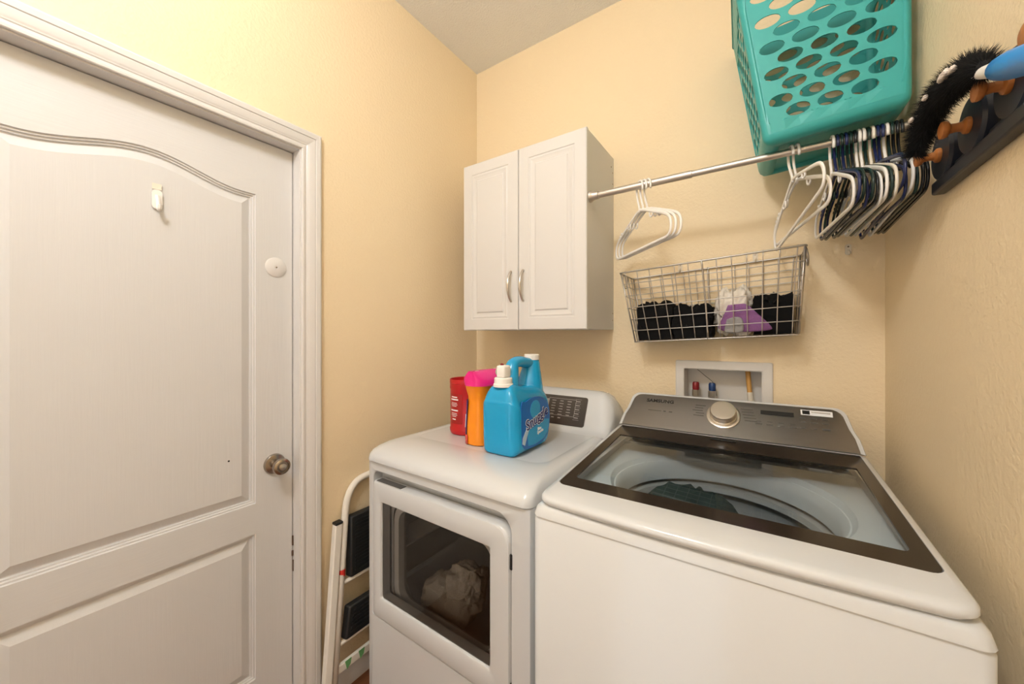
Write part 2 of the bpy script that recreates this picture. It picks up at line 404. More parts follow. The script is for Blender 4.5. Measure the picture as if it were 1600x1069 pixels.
# ------------------------------------------------------------------ closet rod
RY, RZ, RR = 1.357, 1.910, .0114
rod = empty('closet_rod', (CX1, RY, RZ), label='satin nickel tension rod running from cabinet side to right wall', cat='rod')
rb = nb(); MX = frame((CX1, RY, RZ), (0,1,0), (0,0,1))          # local z = +x
lathe(rb, [(0,.004),(RR+.001,.004),(RR+.001,.36),(RR-.001,.361),(RR-.001,XR-CX1-.004),(0,XR-CX1-.004)], 20, MX); put('tube', rb, M_rod, rod, local=False, smooth=35)
CAPL = [(0,-.001),(.021,-.001),(.0225,.003),(.0215,.007),(.0175,.012),(.0155,.018),(.0155,.036),(.013,.038),(0,.038)]
CAPR = [(0,-.001),(.021,-.001),(.0215,.003),(.0165,.008),(.0125,.013),(0,.013)]
for M_, pr_ in ((MX, CAPL), (frame((XR, RY, RZ), (0,-1,0), (0,0,1)), CAPR)):
    rb = nb(); lathe(rb, pr_, 24, M_)
    put('end_cap', rb, M_rod, rod, local=False, smooth=35)

# ------------------------------------------------------------------ washing machine
WX, WY, WROT, WH = -.093, .738, R(1.2), .349
wash = empty('washing_machine', (WX, WY, 0), (0, 0, WROT), label='white top-load washer with glass lid and grey control console', cat='washing machine')
lz = lambda y: 1.003+.061*(y-.012)
bm = nb(); LPB = lambda z, d: [(x, y, z) for x, y in rrect(-WH+d, WH-d, d, .775-d, .022, 4)]
loft(bm, [LPB(.012, .0), LPB(.950, 0), LPB(.953, .0025), LPB(.957, .0025), LPB(.958, -.0005), LPB(.974, .0035), LPB(.981, .010), LPB(.983, .024), LPB(.970, .03)], True, True, False); fixn(bm)
put('body', bm, M_appl, wash, smooth=50)
for sx in (-1, 1):
    for y in (.06, .70):
        fb = nb(); lathe(fb, [(0,0),(.022,0),(.022,.008),(.012,.010),(.012,.02),(0,.02)], 12, Matrix.Translation((sx*.29, y, 0))); put('foot', fb, M_black, wash)
# lid: white frame ring, smoked border, glass
def lidloop(d, dz, x0=.341, yf=.008, yb=.632, r=.035, bow=.012):
    pts = rrect(-x0+d, x0-d, yf+d, yb, [max(.004, r-d*.3), .004, .004, max(.004, r-d*.3)], 6); out = []
    n = []
    for x, y in pts:
        k = 1-(x/(x0))**2
        n.append((x, y-(bow*k if y < yf+.06 else 0)*(1 if y < yf+d+.01 else max(0, 1-(y-yf-d)/.06)), lz(y)+dz))
    return n
def lerp_loop(loop, extra):     # put straight front edge samples so that the bow shows
    out = []
    for i, p in enumerate(loop):
        q = loop[(i+1) % len(loop)]; out.append(p)
        if (Vector(p)-Vector(q)).length > .2:
            for k in range(1, 12): out.append(tuple(Vector(p).lerp(Vector(q), k/12)))
    return out
def lidring(d, dz, x0=.341, yf=.008, yb=.632, r=.035, bow=.012):
    base = rrect(-x0+d, x0-d, yf+d, yb, [max(.004, r-d*.3), .003, .003, max(.004, r-d*.3)], 6); pts = []
    for i, p in enumerate(base):
        q = base[(i+1) % len(base)]; pts.append(p)
        if math.dist(p, q) > .2:
            for k in range(1, 12): pts.append((p[0]+(q[0]-p[0])*k/12, p[1]+(q[1]-p[1])*k/12))
    out = []
    for x, y in pts:
        w = max(0, 1-(y-yf-d)/.12); out.append((x, y-bow*w*max(0, 1-(x/x0)**2), lz(y)+dz))
    return out
RG = dict(x0=.326, yf=.083, yb=.630, r=.022, bow=.0)
GG = dict(x0=.299, yf=.135, yb=.520, r=.012, bow=.0)
bm = nb(); loft(bm, [lidring(.006, -.020), lidring(0, -.013), lidring(.0005, -.006), lidring(.005, -.001), lidring(.016, .0015), lidring(.0, .0012, **RG), lidring(.001, -.001, **RG), lidring(.001, -.012, **RG), lidring(.006, -.020)], True); fixn(bm)
lid = put('lid', bm, M_appl, wash, smooth=50)
bm = nb(); loft(bm, [lidring(.0015, -.004, **RG), lidring(.0015, .0006, **RG), lidring(0, .0006, **GG), lidring(0, -.004, **GG)], True); fixn(bm)
put('lid_border', bm, M_lidframe, lid, smooth=30, label='smoked brown glass border')
bm = nb(); loft(bm, [lidring(-.0, -.0012, **GG)], True, False, True); put('lid_glass', bm, M_glassW, lid)
bm = nb(); box(bm, -.035, .035, .596, .612, lz(.6)+.0007, lz(.6)+.004); put('lid_lock', bm, M_black, wash, bevel=.002)
# tub deck, tub ring, tub
TC, TR = (0, .372), .258
def circ(r, z, n=64): return [(TC[0]+r*math.cos(2*math.pi*(k+.5)/n-math.pi/4), TC[1]+r*math.sin(2*math.pi*(k+.5)/n-math.pi/4), z) for k in range(n)]
def sq(x0, x1, y0, y1, z, n=64):
    out = []
    for k in range(n):
        a = 2*math.pi*(k+.5)/n-math.pi/4; c, s = math.cos(a), math.sin(a); t = 1/max(abs(c), abs(s))
        out.append(((x0+x1)/2+c*t*(x1-x0)/2, (y0+y1)/2+s*t*(y1-y0)/2, z))
    return out
bm = nb(); loft(bm, [sq(-.336, .336, .03, .665, .976), sq(-.332, .332, .034, .660, .969), circ(TR+.018, .968), circ(TR+.014, .9675), circ(TR+.004, .955), circ(TR+.001, .955), circ(TR-.004, .950), circ(TR-.012, .930), circ(TR-.014, .90)], True); fixn(bm)
for f in bm.faces: f.normal_flip()
put('tub_cover', bm, M_tub, wash, smooth=25)
bm = nb(); loft(bm, [circ(TR+.006, .90), circ(TR+.006, .89), circ(TR-.022, .885), circ(TR-.026, .87), circ(TR-.006, .86), circ(TR-.006, .45), circ(TR-.05, .42)], True, False, True); fixn(bm)
for f in bm.faces: f.normal_flip()
put('tub', bm, mat('tub_steel', (.66, .64, .61), .45, .3), wash, smooth=40)
# console
def con(d, zt, off):            # outline on the sloped console face; local (x, t) with t 0 bottom .. 1 top
    y0, z0, y1, z1 = .634, lz(.634)+.002, .742, 1.150
    nrm = Vector((0, -(z1-z0), (y1-y0))).normalized()
    L = math.hypot(y1-y0, z1-z0); pts = []
    base = [(-.338+d, 0), (.338-d, 0), (.332-d, .30*L)]+[(.322-d, .5*L)]+[(.285+.030*math.cos(R(a))-d*.9, L-.034+.034*math.sin(R(a))-d) for a in (20, 40, 60, 75, 90)]
    base += [(-x, t) for x, t in reversed(base[2:])]
    for x, t in base:
        k = t/L; p = Vector((x, y0+(y1-y0)*k, z0+(z1-z0)*k))+nrm*off
        pts.append(p)
    return pts
def conb(zb): return [(x, .775, zb if False else max(.98, p.z)) for p in con(0, 0, 0) for x in (p.x,)]
bm = nb()
c0 = con(0, 0, 0)
back = [Vector((p.x*1.005, .775, max(p.z-.012, .975))) for p in c0]
mid = [Vector((p.x*1.012, min(p.y+.012, .774), p.z-.004)) for p in c0]
loft(bm, [back, mid, c0, con(.010, 0, .004), con(.013, 0, .002)], True, True, False); fixn(bm)
cons = put('console', bm, M_appl, wash, smooth=40)
bm = nb(); loft(bm, [con(.010, 0, .001), con(.0105, 0, .0045), con(.013, 0, .0052)], True, False, True); fixn(bm)
put('console_face', bm, M_console, cons, smooth=30, label='brushed grey metal control face')
cy0, cz0, cy1, cz1 = .634, lz(.634)+.002, .742, 1.150
CL = math.hypot(cy1-cy0, cz1-cz0)
upv = Vector((0, cy1-cy0, cz1-cz0)).normalized(); nv = Vector((1,0,0)).cross(upv)
def CF(x, t, off=.0056):
    p = Vector((x, cy0, cz0))+upv*t+nv*off; return frame(p, (1,0,0), upv)
KC = CF(-.004, .080)
bm = nb(); lathe(bm, [(0,0),(.050,0),(.050,.002),(.046,.0035),(.042,.003),(0,.003)], 40, KC); put('knob_ring', bm, M_steel, cons, smooth=30)
bm = nb(); lathe(bm, [(.040,.003),(.040,.009),(.0385,.010),(.0380,.018),(.0385,.0185),(.038,.028),(.036,.031),(.030,.0315),(0,.0305)], 40, KC); put('knob', bm, M_steel, cons, smooth=30, label='brushed steel cycle dial')
text('brand_lettering', 'SAMSUNG', .0185, CF(-.209, .1145), M_inkb, cons, offset=.0006, sx=1.12)
def marks(name, lst, m, par, fr):
    bm = nb()
    for x, t, w, h in lst:
        q = nb(); box(q, -w/2, w/2, -h/2, h/2, 0, .0006); q.transform(fr(x, t)); me_ = bpy.data.meshes.new('q'); q.to_mesh(me_); q.free(); bm.from_mesh(me_); bpy.data.meshes.remove(me_)
    return put(name, bm, m, par, kind='stuff' if len(lst) > 1 else None)
L_ = [(-.222, .072, .046, .002), (-.188, .072, .008, .005), (-.168, .072, .011, .004)]
for i in range(5):
    L_ += [(-.074-.004*(i % 3), .112-.0105*i, .032-.006*(i % 2), .0028), (.062+.003*i, .113-.011*i, .034, .0026)]
for i in range(4): L_ += [(.095+.029*i, .062, .018, .005), (.095+.029*i, .0725, .014, .0016)]
for i in range(3): L_ += [(.207+.027*i, .100, .012, .004), (.207+.027*i, .086, .014, .004), (.207+.027*i, .064, .012, .0035)]
L_ += [(.261, .066, .018, .007)]
marks('printed_marks', L_, M_inkg, cons, CF)
bm = nb(); box(bm, -.043, .043, -.0075, .0075, 0, .0012); bm.transform(CF(.143, .1075)); put('display', bm, M_black, cons)
bm = nb(); box(bm, -.038, .038, -.0095, .0095, 0, .0008); bm.transform(CF(.242, .1215)); stk = put('sticker', bm, M_print, cons)
bm = nb(); box(bm, -.034, -.016, -.007, .007, .0008, .0014); bm.transform(CF(.242, .1215)); put('sticker_mark', bm, M_black, stk)
bm = nb(); box(bm, -.012, .033, .0, .0045, .0008, .0012); bm.transform(CF(.242, .1215)); put('sticker_mark', bm, M_pale, stk)
# clothes in the tub
def world_of(root, p): return ROOTM[root.name] @ Vector(p)
def tub_heap(c, size, seed, side):
    bm = crumple(world_of(wash, c), size, seed, 5, .22, 2.0, 2.5); Mi = ROOTM[wash.name].inverted()
    for v in bm.verts:
        q = Mi @ v.co; seam = .085+.014*noise.noise(Vector((q.y*22, q.z*22, 1)))
        q.x = min(q.x, seam-.0006) if side < 0 else max(q.x, seam)
        d = Vector((q.x-TC[0], q.y-TC[1])); rm = .198+.030*min(1, max(0, (q.z-.42)/.1))
        if d.length > rm: d *= rm/d.length; q.x, q.y = TC[0]+d.x, TC[1]+d.y
        q.z = max(q.z, .4205); v.co = ROOTM[wash.name] @ q
    return bm
put('green_garment', tub_heap((-.055, .35, .690), (.16, .15, .235), 3, -1), M_greenc, smooth='all', label='dark green garment heaped inside the washer tub', cat='garment')
put('khaki_garment', tub_heap((.140, .42, .640), (.08, .10, .205), 7, 1), mat('khaki_cotton', (.20, .18, .13), .9, bump=(300, .5, .002)), smooth='all', label='khaki garment tucked behind the dark green one in the washer tub', cat='garment')

# ------------------------------------------------------------------ dryer
DXc, DYf, DROT, DH = -.832, .806, R(-.5), .343
dry = empty('dryer', (DXc, DYf, 0), (0, 0, DROT), label='white front-load dryer with wide smoked window in its door', cat='dryer')
DZT = .927
def RL(x0, x1, z0, z1, r, y, n=6): return [(x, y, z) for x, z in rrect(x0, x1, z0, z1, r, n)]
RX0, RX1, RZ0, RZ1 = -.316, .281, .385, .893       # door recess on the front
bm = nb()
N6 = 6
def rect_as(x0, x1, z0, z1, y, r=.004): return RL(x0, x1, z0, z1, r, y)
# shell: back, sides, front ring, recess walls, recess back ring, round drum mouth
def circ_as(cx, cz, r, y):
    out = []
    for c, (a0) in zip(range(4), (-90, 0, 90, 180)):
        for i in range(N6+1): 
            a = a0+90*(i+.0)/N6*.92+3.6
            out.append((cx+r*math.cos(R(a)), y, cz+r*math.sin(R(a))))
    return out
WN0, WN1, WZ0, WZ1 = -.262, .213, .462, .792       # window
loft(bm, [rect_as(-DH, DH, .012, DZT, .760), rect_as(-DH, DH, .012, DZT, .012), rect_as(-DH+.003, DH-.003, .012, DZT-.002, .003), rect_as(-DH+.012, DH-.012, .014, DZT-.004, .0),
          RL(RX0-.004, RX1+.004, RZ0-.002, RZ1+.004, [.010, .05, .03, .010], 0), RL(RX0, RX1, RZ0, RZ1, [.008, .048, .028, .008], .004), RL(RX0, RX1, RZ0, RZ1, [.008, .048, .028, .008], .040),
          RL(WN0+.005, WN1-.005, .412, WZ1-.005, .06, .042)], True, True, False)
fixn(bm); put('body', bm, M_appl, dry, smooth=40)
bm = nb(); loft(bm, [RL(WN0+.005, WN1-.005, .412, WZ1-.005, .06, .042), RL(WN0+.005, WN1-.005, .412, WZ1-.005, .06, .10), [(x*1.0-.02, y, z) for x, y, z in RL(-.30, .32, .33, .86, .25, .12)], [(x-.02, y, z) for x, y, z in RL(-.30, .32, .33, .86, .25, .60)]], True, False, True); fixn(bm)
for f in bm.faces: f.normal_flip()
put('drum', bm, M_drum, dry, smooth=40)
bm = nb(); loft(bm, [RL(WN0+.006, WN1-.006, .413, WZ1-.006, .07, .070), RL(WN0+.006, WN1-.006, .413, WZ1-.006, .07, .046), RL(WN0+.030, WN1-.030, .440, WZ1-.030, .05, .046), RL(WN0+.030, WN1-.030, .440, WZ1-.030, .05, .070)], True); fixn(bm)
put('drum_seal', bm, M_tub, dry, smooth=30)
bm = nb(); loft(bm, [[(x, .125+.235*t, z) for x, z in ((-.323, .545), (-.323, .640), (-.268, .592))] for t in (0, 1, 2)], True, True, True); fixn(bm)
put('drum_fin', bm, M_tub, dry)
# the door itself
OX_, OX1_, OZ_, OZ1_ = -.308, .280, .389, .862
dl = lambda d, y: RL(OX_+d, OX1_-d, OZ_+d, OZ1_-d, [.008, .040, .010, .008], y)
wlp = lambda d, y: RL(WN0+d, WN1-d, WZ0+d, WZ1-d, .008, y)
bm = nb(); loft(bm, [dl(0, .032), dl(0, .002), dl(.003, -.004), dl(.008, -.006), wlp(-.007, -.006), wlp(-.003, -.004), wlp(0, .003), wlp(0, .032)], True); 
bm2 = bm; fixn(bm); ddoor = put('door', bm, M_appl, dry, smooth=40)
bm = nb(); loft(bm, [wlp(-.001, .002)], True, False, True); put('window', bm, M_glassD, ddoor, label='smoked glass window')
bm = nb(); box(bm, -.290, -.160, -.003, .022, .8625, .8645); put('handle', bm, M_dgrey, ddoor, bevel=.001)
for z in (.775, .435):
    hb = nb(); box(hb, .2805, .287, -.003, .010, z-.020, z+.020); put('hinge', hb, M_black, dry, bevel=.001)
for sx in (-1, 1):
    for y in (.06, .68):
        fb = nb(); lathe(fb, [(0,0),(.022,0),(.022,.008),(.012,.010),(.012,.02),(0,.02)], 12, Matrix.Translation((sx*.29, y, 0))); put('foot', fb, M_black, dry)
# lid of the cabinet: bulged front edge, flat top
def TL(d, z, r=.03, yb=.760, fr=0): return [(x, y, z) for x, y in rrect(-DH-.003+d, DH+.003-d, -.010+d*1.4+fr, yb, [r, .004, .004, r], 7)]
bm = nb()
loft(bm, [TL(.006, .928), TL(0, .930), TL(0, .936), TL(.001, .950, fr=.003), TL(.004, .962, fr=.010), TL(.010, .972, .035, fr=.020), TL(.019, .9795, .04, fr=.034), TL(.030, .983, .045, fr=.048), TL(.040, .9842, .05, fr=.060), TL(.058, .9848, .05, fr=.085), TL(.060, .9838, .05, fr=.087), TL(.062, .9838, .05, fr=.090)], True, True, True); fixn(bm)
put('top_panel', bm, M_appl, dry, smooth=45)
# rear console
def dcon(x, w=1.):
    pr = [(.540,.9835),(.556,.987),(.570,1.000),(.625,1.122),(.638,1.138),(.660,1.143),(.70,1.137),(.752,1.10),(.765,1.05),(.765,.9835)]
    return [(x, .52+(y-.52)*1. , .9835+(z-.9835)*w) for y, z in pr]
bm = nb(); sec = []
for x, w, dy in ((-DH-.001, .02, .0), (-DH+.002, .45, .0), (-DH+.010, .70, 0), (-DH+.026, .87, 0), (-DH+.050, .965, 0), (-DH+.080, 1., 0), (DH-.080, 1., 0), (DH-.050, .965, 0), (DH-.026, .87, 0), (DH-.010, .70, 0), (DH-.002, .45, 0), (DH+.001, .02, 0)):
    sec.append(dcon(x, w))
loft(bm, sec, True, True, True); fixn(bm); dc = put('console', bm, M_appl, dry, smooth=55)
dup = Vector((0, .055, .122)).normalized(); dn = Vector((1,0,0)).cross(dup)
def DF(x, t, off=.002): return frame(Vector((x, .5735, 1.0078))+dup*t+dn*off, (1,0,0), dup)
bm = nb()
for lp in (1,):
    L1 = [DF(0, 0, -.002) @ Vector((x, y, 0)) for x, y in rrect(-.235, .236, -.004, .118, .010, 4)]
    L2 = [DF(0, 0, .0025) @ Vector((x, y, 0)) for x, y in rrect(-.235, .236, -.004, .118, .010, 4)]
    L3 = [DF(0, 0, .0035) @ Vector((x, y, 0)) for x, y in rrect(-.233, .234, -.002, .116, .009, 4)]
    loft(bm, [L1, L2, L3], True, False, True)
fixn(bm); cp = put('control_panel', bm, M_panel, dc, label='dark brown control panel')
DFo = lambda x, t: DF(x, t, .0038)
L_ = []
for i in range(3):
    for j in range(6): L_.append((.086+.036*i, .094-.0115*j, .019-.004*((i+j) % 2), .0026))
for j in range(5): L_.append((.197, .098-.017*j, .018, .003))
L_ += [(.062+.030*i, .022, .012, .004) for i in range(3)]
L_ += [(.124, .1035, .125, .0012), (.124, .0325, .125, .0012), (.187, .068, .0012, .071), (.062, .068, .0012, .071)]
L_ += [(.197, .1065-.017*j, .026, .0008) for j in range(6)]
marks('printed_marks', L_, M_pale, cp, DFo)
marks('display', [(.046, .082, .030, .034)], M_pale, cp, DFo)
# towel behind the window
p = world_of(dry, (-.115, .205, .415))
tbm = crumple(p, (.108, .085, .080), 11, 5, .34, 1.5, 2.0)
for dx, dy, dz, sx, sz, sd in ((.050, .0, .062, .070, .065, 21), (.098, .01, .060, .022, .062, 31), (-.090, -.01, -.020, .040, .030, 41)):
    q = crumple(p+Vector((dx, dy, dz)), (sx, .06, sz), sd, 5, .34, 1.5, 2.0); me_ = bpy.data.meshes.new('q'); q.to_mesh(me_); q.free(); tbm.from_mesh(me_); bpy.data.meshes.remove(me_)
for v in tbm.verts:                       # settle on the curved drum floor
    q = ROOTM[dry.name].inverted() @ v.co; ax = min(max(q.x, -.07), .05); dxx = q.x-ax
    if abs(dxx) > .235: q.x = ax+math.copysign(.235, dxx); dxx = q.x-ax
    q.z = max(q.z, .58-math.sqrt(.2495**2-dxx*dxx)); q.y = max(q.y, .122); v.co = ROOTM[dry.name] @ q
put('bath_towel', tbm, M_towel, smooth='all', label='crumpled beige terry towel inside the dryer drum', cat='towel')
tw = [o for o in bpy.data.objects if o.name == 'bath_towel'][0]

# ------------------------------------------------------------------ things on the dryer
DT = .9838
# red canister, open at the top
can = empty('red_canister', (-.985, 1.135, DT), label='red plastic canister without lid standing on the dryer', cat='canister')
def sqc(r, z, k=.0, n=40, e=4.5):
    out = []
    for i in range(n):
        a = 2*math.pi*i/n; c, s = math.cos(a), math.sin(a); q = (abs(c)**e+abs(s)**e)**(-1/e); q = 1+(q-1)*k
        out.append((r*q*c, r*q*s, z))
    return out
bm = nb(); loft(bm, [sqc(.062, .0), sqc(.069, .003), sqc(.071, .012, .1), sqc(.071, .022, .15), sqc(.068, .027, .2), sqc(.068, .175, .2), sqc(.071, .180, .15), sqc(.071, .198, .1), sqc(.0735, .200), sqc(.0735, .214), sqc(.0715, .2155), sqc(.0700, .214), sqc(.068, .19), sqc(.066, .02), sqc(.06, .006)], True, True, True); fixn(bm)
put('body', bm, M_red, can, smooth=40)
def cpatch(a0, a1, z0, z1, r, m, name, par):
    bm = nb(); lo = []; hi = []
    for i in range(9):
        a = R(a0+(a1-a0)*i/8); lo.append((r*math.cos(a), r*math.sin(a), z0)); hi.append((r*math.cos(a), r*math.sin(a), z1))
    loft(bm, [lo, hi], False); return put(name, bm, m, par, smooth='all')
lab = cpatch(232, 292, .045, .160, .0705, M_redl, 'label_panel', can)
for (a0, a1, z0, z1) in ((216,244,.146,.150),(212,248,.136,.141),(217,243,.124,.126),(215,245,.118,.120),(219,241,.112,.114),(213,247,.094,.099),(217,243,.084,.086),(216,244,.078,.080),(220,240,.072,.074),(222,238,.060,.064)):
    cpatch(a0+30, a1+30, z0, z1, .0709, M_print, 'printed_line', lab)
cpatch(208, 224, .045, .085, .0708, M_print, 'white_label', can)
# orange pouch
pou = empty('detergent_pouch', (-.846, 1.080, DT), label='orange stand-up detergent pouch with pink zip top beside the blue bottle', cat='pouch')
def pl_(hx, hy, z, tw_=0, wob=0): 
    out = []
    for i in range(40):
        a = 2*math.pi*i/40; c, s = math.cos(a), math.sin(a); e = 2.6
        q = (abs(c)**e+abs(s)**e)**(-1/e)
        out.append((hx*q*c+wob*math.sin(a*3), hy*q*s+wob*math.cos(a*4), z))
    return out
bm = nb(); loft(bm, [pl_(.048, .080, .0), pl_(.054, .086, .004), pl_(.056, .087, .05, wob=.001), pl_(.049, .084, .11, wob=.002), pl_(.043, .080, .15, wob=.003), pl_(.043, .080, .17, wob=.003), pl_(.050, .088, .195, wob=.002), pl_(.055, .094, .214)], True, True, True); fixn(bm)
put('body', bm, M_orange, pou, smooth=50)
bm = nb(); loft(bm, [pl_(.0555, .0945, .210), pl_(.055, .096, .225, wob=.004), pl_(.047, .097, .238, wob=.006), pl_(.032, .098, .250, wob=.007), pl_(.018, .098, .262, wob=.005)], True, False, True); fixn(bm)
tp = put('zip_top', bm, M_pink, pou, smooth=50)
bm = nb()
for k in range(2):
    loft(bm, [[(-.004+.006*math.sin(i*.9+k)+.008*t, -.085+.17*i/16, .246+.018*t*(.5+.5*math.sin(i*.55+.6))) for i in range(17)] for t in (0, .5, 1)], False)
put('film_edge', bm, M_film, tp, smooth='all', solid=.001)
def ppatch(a0, a1, zs, off, m):
    bm = nb(); rows = []
    for z in zs:
        hx = .056-.010*min(1, max(0, (z-.05)/.10)); hy = .087; row = []
        for i in range(9):
            a = R(a0+(a1-a0)*i/8); c, s_ = math.cos(a), math.sin(a); q = (abs(c)**2.6+abs(s_)**2.6)**(-1/2.6)
            row.append(((hx+off)*q*c, (hy+off)*q*s_, z))
        rows.append(row)
    loft(bm, rows, False); return put('side_print', bm, m, pou, smooth='all', solid=.001)
ppatch(196, 246, (.036, .07, .10, .13, .158), .0022, M_violet)
ppatch(222, 238, (.06, .075, .09, .105), .0034, M_print)
ppatch(210, 252, (.003, .02, .036), .0024, M_redfilm)
# blue bottle
bot = empty('blue_bottle', (-.708, .955, DT), label='big blue fabric softener bottle with handle and white spout on the dryer', cat='bottle')
BP = [(.016,0),(.12,0),(.200,0),(.222,.006),(.236,.030),(.246,.075),(.247,.110),(.238,.150),(.222,.185),(.200,.205),(.16,.212),(.12,.214),(.085,.218),(.060,.226),(.040,.228),(.024,.222),(.010,.205),(.002,.178),(-.001,.168),(-.002,.12),(.0,.06),(.004,.014),(.008,.004)]
cyb, czb = .115, .11
BPS = [tuple(v) for v in catmull([(0, a, b) for a, b in BP+[BP[0]]], 3)][:-1]
bm = nb(); loops = []
for t in (-1, -.97, -.9, -.8, -.66, -.45, 0, .45, .66, .8, .9, .97, 1):
    s = 1-(abs(t)**7)*.16 if abs(t) < 1 else .80
    e = .028*(max(0, abs(t)-.5)/.5)**3.2
    lp = []
    for _, y, z in BPS:
        v = Vector((y-cyb, z-czb)); l = v.length; v = v*max(0., (l-e)/l)
        xx = .0715*t
        if z > .165: xx *= 1-.30*((z-.165)/.06)**1.3
        lp.append((xx, cyb+v.x, max(0, czb+v.y)))
    loops.append(lp)
loft(bm, loops, True, True, True); fixn(bm)
put('body', bm, M_blue, bot, smooth=60)
bm = nb(); tube(bm, catmull([(0,.066,.190),(0,.076,.240),(0,.083,.272),(0,.095,.291),(0,.128,.2965),(0,.165,.292),(0,.20,.286)], 5), [.031-.012*min(1,i/15) for i in range(31)], 14, squash=None)
for v in bm.verts: v.co.x *= 1.12
fixn(bm); put('handle', bm, M_blue, bot, smooth='all')
bm = nb()
def el(cy, ry, rx, z, n=28): return [(rx*math.cos(2*math.pi*i/n), cy+ry*math.sin(2*math.pi*i/n), z) for i in range(n)]
loft(bm, [el(.192,.056,.056,.165), el(.198,.049,.050,.205), el(.205,.042,.042,.235), el(.211,.037,.034,.265), el(.214,.034,.029,.288), el(.216,.030,.025,.298), el(.217,.022,.020,.301)], True, True, True); fixn(bm)
put('neck', bm, M_blue, bot, smooth=60)
bm = nb(); lathe(bm, [(.022,.298),(.0275,.299),(.0275,.317),(.0255,.319),(0,.319)], 28, Matrix.Translation((0,.216,0))); put('cap', bm, M_whitep, bot, smooth=35)
bm = nb(); lathe(bm, [(0,.220),(.033,.220),(.033,.228),(.030,.231),(.0295,.247),(.027,.250),(0,.250)], 28, Matrix.Translation((.0,.036,0)))
sp = put('spout', bm, M_whitep, bot, smooth=35)
bm = rbox(-.016, .018, .016, .056, .2495, .290, .007, 3); put('tap', bm, M_whitep, sp, smooth=50)
bm = nb(); lathe(bm, [(0,0),(.011,0),(.011,.004),(.008,.006),(0,.006)], 18, frame((-.016,.030,.268), (0,1,0), (0,0,1)) @ Matrix.Rotation(math.pi, 4, 'X')); put('tap_button', bm, mat('pale_green_plastic', (.35,.45,.32), .4), sp, smooth=40)
bm = nb(); lathe(bm, [(0,0),(.006,0),(.006,.005),(0,.007)], 12, Matrix.Translation((-.004,.034,.2895))); put('tap_button', bm, M_redv, sp)
# label on the broad side that faces the washer
LX = .0712
def lab_poly(name, pts, off, m, par):
    bm = nb(); a = [bm.verts.new((LX+off, y, z)) for y, z in pts]; b = [bm.verts.new((LX+off-.003, y, z)) for y, z in pts]
    bm.faces.new(a); n = len(a)
    for i in range(n): bm.faces.new((a[i], b[i], b[(i+1) % n], a[(i+1) % n]))
    return put(name, fixn(bm), m, par)
outl = [(.036,.036),(.060,.020),(.120,.016),(.180,.024),(.212,.052),(.222,.095),(.214,.135),(.192,.162),(.150,.178),(.100,.180),(.060,.172),(.034,.164)]
outl = [(v.y, v.z) for v in catmull([(0,a,b) for a, b in outl+[outl[0]]], 4)[:-1]]
lb = lab_poly('label', outl, .0010, M_label, bot)
lab_poly('label_swirl', [(.070,.075),(.120,.082),(.170,.098),(.216,.090),(.214,.070),(.206,.048),(.180,.030),(.120,.022),(.075,.026)], .0016, M_labell, lb)
lab_poly('label_swirl', [(.040,.040),(.054,.032),(.068,.060),(.080,.078),(.066,.086),(.052,.070),(.042,.058)], .0020, mat('pale_label', (.45,.58,.72), .5), lb)
gl = [(.120+.032*math.cos(R(a)), .140+.030*math.sin(R(a))) for a in range(0, 360, 15)]
lab_poly('label_swirl', gl, .0018, M_labell, lb)
d1 = Vector((0, math.cos(R(14)), math.sin(R(14)))); d2 = Vector((0, -math.sin(R(14)), math.cos(R(14))))
text('brand_lettering', 'Snuggle', .049, frame((LX+.0022, .132, .1085), d1, d2), M_print, lb, offset=.0026, extrude=.0002)
text('brand_lettering', 'Snuggle', .049, frame((LX+.0028, .132, .1085), d1, d2), M_ink, lb, offset=.0006, extrude=.0002)
text('brand_lettering', 'Blue', .014, frame((LX+.0024, .146, .070), (0,1,.1), (0,0,1)), M_print, lb, offset=.0003)
text('brand_lettering', 'Sparkle', .014, frame((LX+.0024, .152, .059), (0,1,.1), (0,0,1)), M_print, lb, offset=.0003)
for y, z, w in ((.14, .047, .07), (.135, .040, .06), (.13, .033, .05)): lab_poly('printed_line', [(y-w/2, z-.0012-.004), (y+w/2, z-.0012+.004), (y+w/2, z+.0012+.004), (y-w/2, z+.0012-.004)], .0022, M_labell, lb)

# ------------------------------------------------------------------ wire basket on the back wall
bk = empty('wire_basket', (-.165, 1.55, 1.36), (0, R(-3.2), 0), label='rectangular galvanised wire basket hung on the wall above the washer', cat='basket')
TX, TY0, TY1, BX, BY0, BY1, HB = .292, -.098, .080, .262, -.055, .078, .275       # local half widths and y limits at top and bottom
def bpnt(sx, sy, t):         # sx,sy in -1..1 around the basket, t 0 bottom .. 1 top
    hx = BX+(TX-BX)*t; y0 = BY0+(TY0-BY0)*t; y1 = BY1+(TY1-BY1)*t
    return (hx*sx, y0+(y1-y0)*(sy+1)/2, HB*t)
def rnd(i): return random.uniform(-1, 1)*.0025
def ringpts(t):
    hx = BX+(TX-BX)*t; y0 = BY0+(TY0-BY0)*t; y1 = BY1+(TY1-BY1)*t
    return [(x, y, HB*t) for x, y in rrect(-hx, hx, y0, y1, .012, 3)]
bm = nb(); tube(bm, ringpts(1), .0032, 8, True); put('rim', bm, M_wire, bk, smooth='all')
bm = nb(); tube(bm, ringpts(0), .0028, 8, True); put('bottom_rim', bm, M_wire, bk, smooth='all')
for j in range(1, 6):
    bm = nb(); pts = ringpts(j/6); pts = [(x, y, z+.0012*math.sin(x*40+j)) for x, y, z in pts]; tube(bm, pts, .0016, 6, True); put('wire', bm, M_wire, bk, smooth='all')
